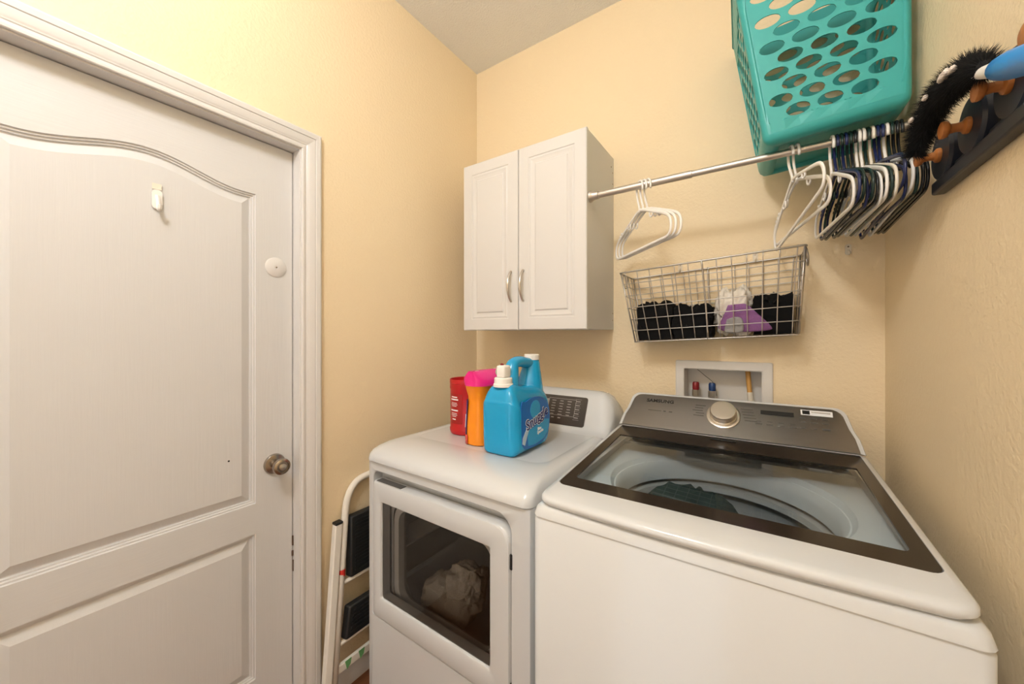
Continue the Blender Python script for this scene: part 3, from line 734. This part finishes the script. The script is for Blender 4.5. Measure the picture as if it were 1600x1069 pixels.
for sy in (-1, 1):
    for i in range(13):
        s = -1+2*(i+.5)/13; thick = .0032 if i == 6 else .0017
        bm = nb(); w = rnd(i)
        tube(bm, catmull([(bpnt(s, sy, t)[0]+w*math.sin(3*t), bpnt(s, sy, t)[1]-sy*.0*t, bpnt(s, sy, t)[2]) for t in (0, .35, .7, 1.015)], 3), thick, 6); put('wire', bm, M_wire, bk, smooth='all')
for sx in (-1, 1):
    for i in range(4):
        s = -1+2*(i+.5)/4
        bm = nb(); tube(bm, [bpnt(sx, s, t) for t in (0, .5, 1.01)], .0017, 6); put('wire', bm, M_wire, bk, smooth='all')
    for sy in (-1, 1):
        bm = nb(); tube(bm, [bpnt(sx*.985, sy*.95, t) for t in (0, .5, 1.)], .0030, 6); put('corner_post', bm, M_wire, bk, smooth='all')
    c = bpnt(sx, 0, 1); yy = c[1]
    bm = nb(); tube(bm, catmull([(sx*(TX+.003), yy-.030, HB), (sx*(TX+.006), yy-.030, HB-.03), (sx*(TX+.006), yy-.015, HB-.048), (sx*(TX+.006), yy+.015, HB-.048), (sx*(TX+.006), yy+.030, HB-.03), (sx*(TX+.003), yy+.030, HB)], 4), .0026, 6); put('handle', bm, M_wire, bk, smooth='all')
for i in range(13):
    s = -1+2*(i+.5)/13
    bm = nb(); tube(bm, [bpnt(s, -1, 0), bpnt(s, 1, 0)], .0016, 6); put('wire', bm, M_wire, bk, smooth='all')
for i in range(3):
    s = -1+2*(i+1)/4
    bm = nb(); tube(bm, [bpnt(-1, s, 0), bpnt(1, s, 0)], .0016, 6); put('wire', bm, M_wire, bk, smooth='all')
# its contents
bfl = lambda x: 1.36+(x+.165)*.056+.0055
def heap(c, s, seed, m, name, label, power=3.5, amp=.16, freq=2.4, sub=5, front=.008, xr=(-9, 9)):
    bm = crumple(c, s, seed, sub, amp, freq, power)
    for v in bm.verts:
        if v.co.z > c[2]: v.co.z += .030*(noise.noise(Vector((v.co.x*26+seed, v.co.y*14, 0))))+.012*noise.noise(Vector((v.co.x*70, v.co.y*50, seed)))
        wv = .010*noise.noise(Vector((v.co.y*30, v.co.z*30, 5)))
        x = min(max(v.co.x, -.413, xr[0]+wv), .084, xr[1]-.003+wv); t = min(1, max(0, (v.co.z-bfl(x))/.275))
        y0 = 1.55+BY0+(TY0-BY0)*t+front; y1 = 1.55+BY1-.005
        v.co.y = min(max(v.co.y, y0), y1); v.co.x = x
        if v.co.z < bfl(x): v.co.z = bfl(x)+(v.co.z-bfl(x))*.015
    return put(name, bm, m, smooth='all', label=label, cat='garment')
heap((-.350, 1.555, 1.405), (.080, .070, .085), 2, M_blackc, 'black_garment', 'black garment crumpled in the wire basket at its cabinet end', amp=.18, power=7, xr=(-9, -.283))
heap((-.212, 1.555, 1.405), (.074, .070, .072), 5, M_blackc, 'black_garment', 'black garment crumpled in the middle of the wire basket, left of the purple towel', amp=.18, power=7, xr=(-.283, -.152))
heap((.036, 1.560, 1.425), (.062, .066, .075), 9, M_blackc, 'black_garment', 'black garment crumpled in the wire basket behind the purple towel', amp=.18, power=7, front=.036, xr=(-.030, 9))
heap((-.088, 1.568, 1.455), (.058, .048, .078), 13, M_whitec, 'white_cloth', 'white ruffled cloth heaped in the wire basket behind the purple towel', power=2.4, amp=.34, freq=3.2, front=.042, xr=(-.152, -.030))
# purple towel folded against the front wires
def slab(name, outline, yb, m, label, cat, bulge=.012, thick=.010):
    pts = [Vector((0, a, b)) for a, b in outline]; c = sum(pts, Vector())/len(pts); bm = nb(); loops = []
    fine = catmull(pts+[pts[0]], 4)[:-1]
    for s, d in ((.94, thick), (1., thick*.6), (.995, 0), (.9, -.004), (.7, -bulge*.6), (.4, -bulge*.9), (.1, -bulge)):
        loops.append([(c.y+(p.y-c.y)*s, yb(c.z+(p.z-c.z)*s)+d+.0035*noise.noise(Vector((p.y*60*s, p.z*60*s, 3))), c.z+(p.z-c.z)*s) for p in fine])
    loft(bm, loops, True, True, True); fixn(bm)
    return put(name, bm, m, smooth='all', label=label, cat=cat)
fy = lambda z: 1.55+BY0+(TY0-BY0)*(z-1.37)/.275+.020
slab('purple_towel', [(-.103,1.478),(-.070,1.481),(-.047,1.478),(-.015,1.445),(.020,1.405),(.018,1.390),(-.040,1.384),(-.075,1.386),(-.110,1.386),(-.134,1.400),(-.118,1.440)], fy, M_purple, 'purple terry towel folded against the front of the wire basket', 'towel', .006)
slab('grey_cloth', [(-.106,1.428),(-.080,1.436),(-.060,1.428),(-.056,1.395),(-.065,1.383),(-.100,1.381),(-.114,1.388)], lambda z: fy(z)-.0125, M_greyc, 'grey terry cloth poking through the front of the wire basket below the purple towel', 'cloth', .002, .004)

# ------------------------------------------------------------------ clear wall hooks
def wall_hook(x, z, label):
    r = empty('wall_hook', (x, YB, z), label=label, cat='hook')
    bm = nb(); loft(bm, [[(a, -h, b) for a, b in rrect(-.008, .008, -.018, .018, .007, 4)] for h in (0, .002, .003)], True, False, True); fixn(bm); put('plate', bm, M_clear, r, smooth=40)
    bm = nb(); tube(bm, catmull([(0,-.002,-.002),(0,-.008,-.010),(0,-.013,-.018),(0,-.018,-.016),(0,-.019,-.009)], 4), .003, 8); put('prong', bm, M_clear, r, smooth='all')
    bm = nb(); lathe(bm, [(0,.003),(.0028,.003),(.002,.005),(0,.005)], 10, frame((0,0,.009), (-1,0,0), (0,0,1)) if False else frame((0,0,.009), (1,0,0), (0,0,1))); put('screw', bm, M_knob, r)
wall_hook(-.281, 1.648, 'clear wall hook under the basket rim near the cabinet')
wall_hook(-.025, 1.662, 'clear wall hook under the basket rim near the hangers')
wall_hook(.232, 1.656, 'clear empty wall hook between the wire basket and the room corner')

# ------------------------------------------------------------------ washer outlet box
ob = empty('outlet_box', ((OX0+OX1)/2, YB, OZ0), label='white recessed washer supply box in the wall behind the washer', cat='outlet box')
fr_o = lambda d, y: [(x, y, z) for x, z in rrect(OX0-.031+d, OX1+.033-d, OZ0-.03+d, OZ1+.033-d, .006, 3)]
fr_i = lambda d, y: [(x, y, z) for x, z in rrect(OX0+d, OX1-d, OZ0+d, OZ1-d, .004, 3)]
bm = nb(); loft(bm, [fr_o(0, YB-.0005), fr_o(0, YB-.005), fr_o(.003, YB-.008), fr_i(-.003, YB-.008), fr_i(.001, YB-.005), fr_i(.001, YB+.085)], True, False, True); fixn(bm)
for f in bm.faces: pass
put('frame', bm, M_boxp, ob, local=False, smooth=30)
for x, m in ((-.229, M_redv), (-.170, M_bluev)):
    bm = nb(); lathe(bm, [(0,1.150),(.012,1.150),(.013,1.156),(.013,1.176),(.010,1.182),(0,1.182)], 10, Matrix.Translation((x, YB+.04, 0))); v = put('valve_handle', bm, m, ob, local=False, smooth=30)
    bm = nb(); lathe(bm, [(0,1.03),(.010,1.03),(.010,1.12),(.0145,1.125),(.0145,1.150),(0,1.151)], 12, Matrix.Translation((x, YB+.04, 0))); put('valve_body', bm, M_steel, ob, local=False, smooth=30)
bm = nb(); tube(bm, [(-.050, YB+.045, OZ1-.001), (-.043, YB+.043, 1.150)], .0085, 14); put('pipe', bm, M_pipe, ob, local=False, smooth=40)
bm = nb(); tube(bm, [(-.043, YB+.043, 1.155), (-.036, YB+.042, 1.06)], .0105, 14); put('pipe_sleeve', bm, M_creamp, ob, local=False, smooth=40)
bm = nb(); tube(bm, catmull([(-.235, YB+.075, OZ1-.002), (-.200, YB+.065, 1.208), (-.165, YB+.05, 1.178), (-.155, YB+.05, 1.13)], 5), .0012, 6); put('wire', bm, M_dgrey, ob, local=False)

# ------------------------------------------------------------------ teal laundry basket resting on the rod
tb = empty('laundry_basket', (.146, 1.422, 1.9310), (0, R(-5), R(2.5)), label='teal plastic laundry basket with oval holes resting on the closet rod', cat='basket')
HA, HBY, HH, RC = .149, .137, .52, .018
def tpos(z): k = z/HH; return HA+.036*k, HBY+.030*k
NCX, NCY, DZR, Z0H, NR = 8, 8, .0375, .050, 10
bm = nb()
def P(side, i, nc, z):                    # point on a flat side panel; i runs 0..nc
    a, b = tpos(z); t = i/nc*2-1
    if side == 0: return (t*(a-RC), -b, z)
    if side == 1: return (a, t*(b-RC), z)
    if side == 2: return (-t*(a-RC), b, z)
    return (-a, -t*(b-RC), z)
SUB = 4
def cell_edge(i0, i1, z0, z1):
    out = []
    n = int(round((i1-i0)*SUB))
    out += [(i0+(i1-i0)*k/n, z0) for k in range(n)]
    out += [(i1, z0+(z1-z0)*k/SUB) for k in range(SUB)]
    out += [(i1-(i1-i0)*k/n, z1) for k in range(n)]
    out += [(i0, z1-(z1-z0)*k/SUB) for k in range(SUB)]
    return out
for side in range(4):
    nc = NCX if side in (0, 2) else NCY
    for r in range(NR):
        z0 = Z0H+r*DZR; z1 = z0+DZR; odd = r % 2
        starts = [2*k+(1 if odd == 0 else 0) for k in range(nc//2)]
        starts = [s for s in starts if s+2 <= nc]
        used = set()
        for s in starts:
            used |= {s, s+1}
            ed = cell_edge(s, s+2, z0, z1); cx = s+1; cz = (z0+z1)/2
            outer = [bm.verts.new(P(side, u, nc, z)) for u, z in ed]; inner = []
            for u, z in ed:
                ang = math.atan2((z-cz)/(DZR/2), (u-cx)/1.)
                inner.append(bm.verts.new(P(side, cx+.79*math.cos(ang), nc, cz+.0163*math.sin(ang))))
            n = len(ed)
            for k in range(n): bm.faces.new((outer[k], outer[(k+1) % n], inner[(k+1) % n], inner[k]))
        for i in range(nc):
            if i not in used: bm.faces.new([bm.verts.new(P(side, u, nc, z)) for u, z in cell_edge(i, i+1, z0, z1)])
    for zz in ((.022, Z0H), (Z0H+NR*DZR, HH-.02), (HH-.02, HH)):
        for i in range(nc): bm.faces.new([bm.verts.new(P(side, u, nc, z)) for u, z in ((i, zz[0]), (i+1, zz[0]), (i+1, zz[1]), (i, zz[1]))])
levels = [.022]+[Z0H+k*DZR for k in range(NR+1)]+[HH-.02, HH]
def corner(q, k, z, n=6):
    a, b = tpos(z); sx, sy, a0 = ((1,-1,-90), (1,1,0), (-1,1,90), (-1,-1,180))[q]
    an = R(a0+90*k/n); return (sx*(a-RC)+RC*math.cos(an), sy*(b-RC)+RC*math.sin(an), z)
for q in range(4):
    for k in range(6):
        for z0, z1 in zip(levels[:-1], levels[1:]):
            bm.faces.new([bm.verts.new(p) for p in (corner(q, k, z0), corner(q, k+1, z0), corner(q, k+1, z1), corner(q, k, z1))])
def rl(d, z, zz=.022):
    a, b = tpos(zz); return [(x, y, z) for x, y in rrect(-a+d, a-d, -b+d, b-d, max(.006, RC-d*.6), 6)]
loft(bm, [rl(0, .022), rl(.0025, .012), rl(.009, .004), rl(.020, 0), rl(.034, 0), rl(.037, .0085), rl(.040, .0085)], True, False, False)
bm.faces.new([bm.verts.new(p) for p in rl(.040, .0085)])
loft(bm, [[(x*1., y*1., z) for x, y, z in [(px, py_, HH) for px, py_ in rrect(-tpos(HH)[0], tpos(HH)[0], -tpos(HH)[1], tpos(HH)[1], RC, 6)]], [(px, py_, HH+.004) for px, py_ in rrect(-tpos(HH)[0]-.004, tpos(HH)[0]+.004, -tpos(HH)[1]-.010, tpos(HH)[1]+.010, RC+.006, 6)], [(px, py_, HH-.012) for px, py_ in rrect(-tpos(HH)[0]-.005, tpos(HH)[0]+.005, -tpos(HH)[1]-.012, tpos(HH)[1]+.012, RC+.006, 6)]], True)
bmesh.ops.remove_doubles(bm, verts=bm.verts[:], dist=.00002); fixn(bm)
tbo = put('shell', bm, M_teal, tb)
for p_ in tbo.data.polygons:
    nx = p_.normal; p_.use_smooth = max(abs(nx.x), abs(nx.y)) < .985 or p_.center.z < .0225
s = tbo.modifiers.new('thickness', 'SOLIDIFY'); s.thickness = .003; s.offset = -1

# ------------------------------------------------------------------ hangers
def hanger_meshes():
    r = .0052
    hook = [(-.0215, -.016), (-.0215, -.005)]+[( -.0212*math.cos(R(a)), .001+.0212*math.sin(R(a))) for a in range(10, 171, 16)]+[(.0210, -.012), (.0185, -.028), (.011, -.050), (.003, -.068), (0, -.084)]
    half = [(0, -.084), (.025, -.089), (.080, -.111), (.140, -.136), (.170, -.150), (.187, -.163), (.196, -.182), (.195, -.204), (.184, -.218), (.165, -.222)]
    right = [(v.y, v.z) for v in catmull([(0,a,b) for a, b in half], 4)]
    bmh = nb(); tube(bmh, [(0, a, b) for a, b in hook], .0036, 8)
    bmb = nb(); path = right+[(-a, b) for a, b in reversed(right)][:-1]
    tube(bmb, [(0, a, b) for a, b in path], r, 8, True, squash=((1,0,0), .62))
    for s in (-1, 1): tube(bmb, catmull([(0, s*.070, -.105), (0, s*.070, -.122), (0, s*.078, -.130), (0, s*.088, -.127), (0, s*.090, -.120)], 3), .0026, 6)
    for k in range(3): tube(bmb, [(0, .140+.012*k, -.1275-.008*k), (0, .146+.012*k, -.1325-.008*k)], .0046, 6)
    bmn = nb(); tube(bmn, [(0, 0, -.076), (0, 0, -.092)], .0055, 10, squash=((1,0,0), .66))
    out = []
    for n, b in (('hook', bmh), ('frame', bmb), ('neck', bmn)):
        fixn(b); me = bpy.data.meshes.new(n); b.to_mesh(me); b.free()
        for p in me.polygons: p.use_smooth = True
        out.append((n, me))
    return out
HMESH = hanger_meshes(); HM = {}
def hanger(x, yaw, tilt, m, label, group=None, swing=0):
    # the hook hangs on the rod: its inside top touches the rod's top
    hz = RZ+RR+.0007-.0184
    o = empty('clothes_hanger', (x, RY, hz), (R(tilt), R(swing), R(yaw)), label=label, cat='hanger', group=group)
    for n, me in HMESH:
        key = (n, m.name)
        if key not in HM:
            c = me.copy(); c.materials.append(m); HM[key] = c
        p = bpy.data.objects.new(n, HM[key]); COL.objects.link(p); p.parent = o
    return o
# local +y of a hanger points away from the camera; positive yaw swings that far end to the left
for i, x in enumerate((-.368, -.355, -.341)): hanger(x, 43+(-.3, 0, .3)[i], 0, M_whitep, 'white plastic hanger in the group of three, '+('closest to', 'second from', 'farthest from')[i]+' the cabinet', 'white hangers near the cabinet')
hanger(.066, 13, -11.5, M_whitep, 'white plastic hanger of the pair below the basket, tilted with one arm raised')
hanger(.079, 15, -3, M_whitep, 'white plastic hanger of the pair below the basket, hanging level')
bunch = 'w n g n g k w w g c n n w g k k'.split()
MC = {'w': (M_whitep, 'white'), 'n': (M_navyp, 'navy blue'), 'g': (M_greenp, 'dark green'), 'k': (M_blackpl, 'black'), 'c': (M_creamp, 'cream')}
ORD = 'first second third fourth fifth sixth seventh eighth ninth tenth eleventh twelfth thirteenth fourteenth fifteenth sixteenth'.split()
for i, c in enumerate(bunch):
    x = .158+.135*i/(len(bunch)-1)
    m, cn = MC[c]
    lab = cn+' plastic hanger in the tight bunch, '+ORD[i]+' counting from the cabinet side'
    yw = 5-5.5*i/15+random.uniform(-.2, .2)
    if i >= 13: yw = min(yw, .8)
    hanger(x, yw, random.uniform(-3, 3)-(4 if i in (10, 12) else 0), m, lab, cn+' hangers in the bunch')

# ------------------------------------------------------------------ peg rack on the right wall
rk = empty('peg_rack', (XR, .93, 1.675), label='navy wooden peg rack with round plates on the right wall', cat='rack')
bm = nb(); box(bm, XR-.022, XR-.0005, .56, 1.165, 1.670, 1.696); put('rail', bm, M_navy, rk, local=False, bevel=.004)
bm = nb(); box(bm, XR-.012, XR-.0005, .56, 1.175, 1.700, 1.711); put('rail', bm, M_navy, rk, local=False, bevel=.003)
for y in (.600, .729, .858, .987, 1.118):
    M_ = frame((XR-.0005, y, 1.740), (0,-1,0), (0,0,1))       # local z = -x
    bm = nb(); lathe(bm, [(0,0),(.048,0),(.051,.004),(.051,.016),(.047,.021),(0,.021)], 36, M_); pl = put('plate', bm, M_navy, rk, local=False, smooth=35)
    bm = nb(); lathe(bm, [(0,.020),(.0135,.020),(.0145,.023),(.0135,.027),(.0085,.030),(.0075,.037),(.0085,.044),(.0135,.047),(.0150,.051),(.0145,.055),(.009,.057),(0,.0572)], 20, M_)
    put('peg', bm, M_wood, rk, local=False, smooth=40)

# ------------------------------------------------------------------ black fluffy duster lying on the pegs
du = empty('duster', (.262, .93, 1.77), label='fluffy black duster with blue and white handle lying on the wall pegs', cat='duster')
dp = catmull([(.258,.806,1.748),(.258,.845,1.770),(.258,.890,1.781),(.258,.950,1.790),(.255,1.005,1.778),(.251,1.032,1.753),(.247,1.052,1.728)], 8)
nD = len(dp); rD = [.006+.012*math.sin(math.pi*min(1, (i/(nD-1))*1.0+.06))**.8 for i in range(nD)]
bm = nb(); tube(bm, dp, rD, 12); fixn(bm); put('head', bm, M_fluff, du, local=False, smooth='all')
bm = nb(); rs = random.Random(2)
for k in range(8000):
    f = rs.uniform(0, nD-1.001); i = int(f); c = dp[i].lerp(dp[i+1], f-i); t = (dp[i+1]-dp[i]).normalized(); rad = rD[i]
    d = Vector((rs.gauss(0, 1), rs.gauss(0, 1), rs.gauss(0, 1))); d = (d-t*d.dot(t)); d.normalize()
    d2_ = (d+t*rs.uniform(-.1, .9)+Vector((0,0,-.15))).normalized(); base = c+d*rad*.75; tip = base+d2_*rs.uniform(.013, .024)
    if tip.x > XR-.024: continue
    if tip.x > .261 and any(math.hypot(tip.y-py_, tip.z-1.740) < .0155 for py_ in (.729, .858, .987, 1.118)): continue
    s_ = d2_.cross(Vector((rs.random(), rs.random(), rs.random()))).normalized()*.0005; s2 = d2_.cross(s_).normalized()*.0005
    vs = [bm.verts.new(base+s_), bm.verts.new(base-s_*.5+s2), bm.verts.new(base-s_*.5-s2), bm.verts.new(tip)]
    bm.faces.new((vs[0], vs[1], vs[3])); bm.faces.new((vs[1], vs[2], vs[3])); bm.faces.new((vs[2], vs[0], vs[3]))
put('bristles', bm, M_fluff, du, local=False, kind='stuff')
for f, ox, oz, s_ in ((.16, -.021, .006, .006), (.22, -.024, .004, .008), (.27, -.025, .001, .006), (.47, -.026, -.006, .005), (.66, -.025, -.004, .005)):
    c = dp[int(f*(nD-1))]; bm = crumple((c.x+ox, c.y, c.z+oz), (s_*.6, s_*1.3, s_*.7), int(f*100), 3, .3, 2); put('lint', bm, M_lint, du, local=False, smooth='all')
bm = nb(); tube(bm, [(.258,.825,1.751),(.258,.806,1.742),(.258,.775,1.728),(.258,.760,1.721)], [.0075,.0085,.0105,.0120], 16); fixn(bm); put('ferrule', bm, M_whitep, du, local=False, smooth=50)
bm = nb(); tube(bm, [(.258,.762,1.722),(.2575,.757,1.720),(.255,.725,1.706),(.253,.68,1.687),(.252,.58,1.646),(.252,.53,1.626)], [.0120,.0150,.0175,.0175,.015,.011], 18); fixn(bm); put('handle', bm, M_bluep, du, local=False, smooth=50)

# ------------------------------------------------------------------ folded step ladder against the left wall
ld = empty('step_ladder', (-1.29, .95, 0), label='white folding step ladder with black treads leaning between dryer and wall', cat='ladder')
lx = lambda z: -1.262-.0785*z/.8
def prism(bm, path, w, d):      # rectangular tube along a path in the y/z plane; w across y, d across x
    loops = []
    for y, z in path: loops.append([(lx(z)+sx*d/2, y+sy*w/2, z) for sx, sy in ((-1,-1),(1,-1),(1,1),(-1,1))])
    return loft(bm, loops, True, True, True)
for mir in (0, 1):
    my = (lambda y: y) if not mir else (lambda y: 2*1.02-y)
    bm = nb(); prism(bm, [(my(.696), .012), (my(.783), .662)], .027, .026); fixn(bm); ra = put('rail', bm, M_ladder, ld, local=False, bevel=.003)
    bm = nb(); prism(bm, [(my(.783), .662), (my(.785), .670)], .028, .028); fixn(bm); put('rail_cap', bm, M_black, ld, local=False, bevel=.002)
    bm = nb(); prism(bm, [(my(.694), .0), (my(.696), .014)], .030, .030); fixn(bm); put('foot', bm, M_black, ld, local=False, bevel=.002)
half = [(.726, .02), (.800, .560), (.812, .650), (.820, .705), (.832, .745), (.855, .778), (.888, .797), (.94, .803)]
hp = half[:2]+[(v.y, v.z) for v in catmull([(0,a,b) for a, b in half[1:]], 5)][1:]
full = hp+[(2*1.02-y, z) for y, z in reversed(hp)]
bm = nb(); tube(bm, [(lx(z)-.002, y, z) for y, z in full], .0130, 12); fixn(bm); put('hoop', bm, M_ladder, ld, local=False, smooth='all')
def tread(z0, z1, ya, yb):
    bm = nb(); xa, xb = lx(z0), lx(z1)
    yr0 = 2*1.02-ya; yr1 = 2*1.02-yb
    lo = lambda d: [(-.014, ya, z0), (.016, ya, z0)]
    v = [(xa-.016, ya, z0), (xa+.014, ya+.006, z0), (xa+.014, yr0-.006, z0), (xa-.016, yr0, z0)]; w = [(xb-.016, yb, z1), (xb+.014, yb+.006, z1), (xb+.014, yr1-.006, z1), (xb-.016, yr1, z1)]
    loft(bm, [v, w], True, True, True); fixn(bm); t = put('step', bm, M_blackp, ld, local=False, bevel=.005)
    n = int((z1-z0-.03)/.0125)
    for k in range(n):
        q = (k+.5)/n; z = z0+.015+(z1-z0-.03)*q; x = lx(z)+.014; yy = ya+(yb-ya)*q
        b2 = nb(); box(b2, x-.002, x+.003, yy+.022, 2*1.02-yy-.022, z-.0032, z+.0032); b2.transform(ROOTM[ld.name].inverted()); put('rib', b2, M_blackp, t)
tread(.452, .672, .812, .826); tread(.245, .352, .779, .800)
for z, y in ((.235, .748), (.440, .776)):
    bm = nb(); tube(bm, [(lx(z)-.004, y, z), (lx(z)-.004, 2.04-y, z)], .0075, 10); put('rung', bm, M_ladder, ld, local=False, smooth='all')
bm = nb(); prism(bm, [(0,0),(1,1)], .01, .01); bm.free()
bm = B(lx(.15)-.010, lx(.15)+.004, .735, 1.305, .142, .170); rg = put('rung', bm, M_ladder, ld, local=False, bevel=.002)
for y, z in ((.790, 0), (.845, 0)):
    bm = nb(); xx = lx(.15)+.0045
    a = [bm.verts.new((xx, y+dy, zz)) for dy, zz in ((-.010, .1715), (.016, .1715), (.012, .150), (-.002, .138))]; bm.faces.new(a); bm.transform(ROOTM[ld.name].inverted()); put('tape', bm, M_tape, rg, solid=.001, label='green tape')
bm = nb(); lathe(bm, [(.0136,.470),(.0136,.496)], 12, Matrix.Translation((lx(.48)-.002, .7895, 0)), cap=False); put('sticker', bm, M_sred, ld, local=False, smooth='all', label='red sticker')
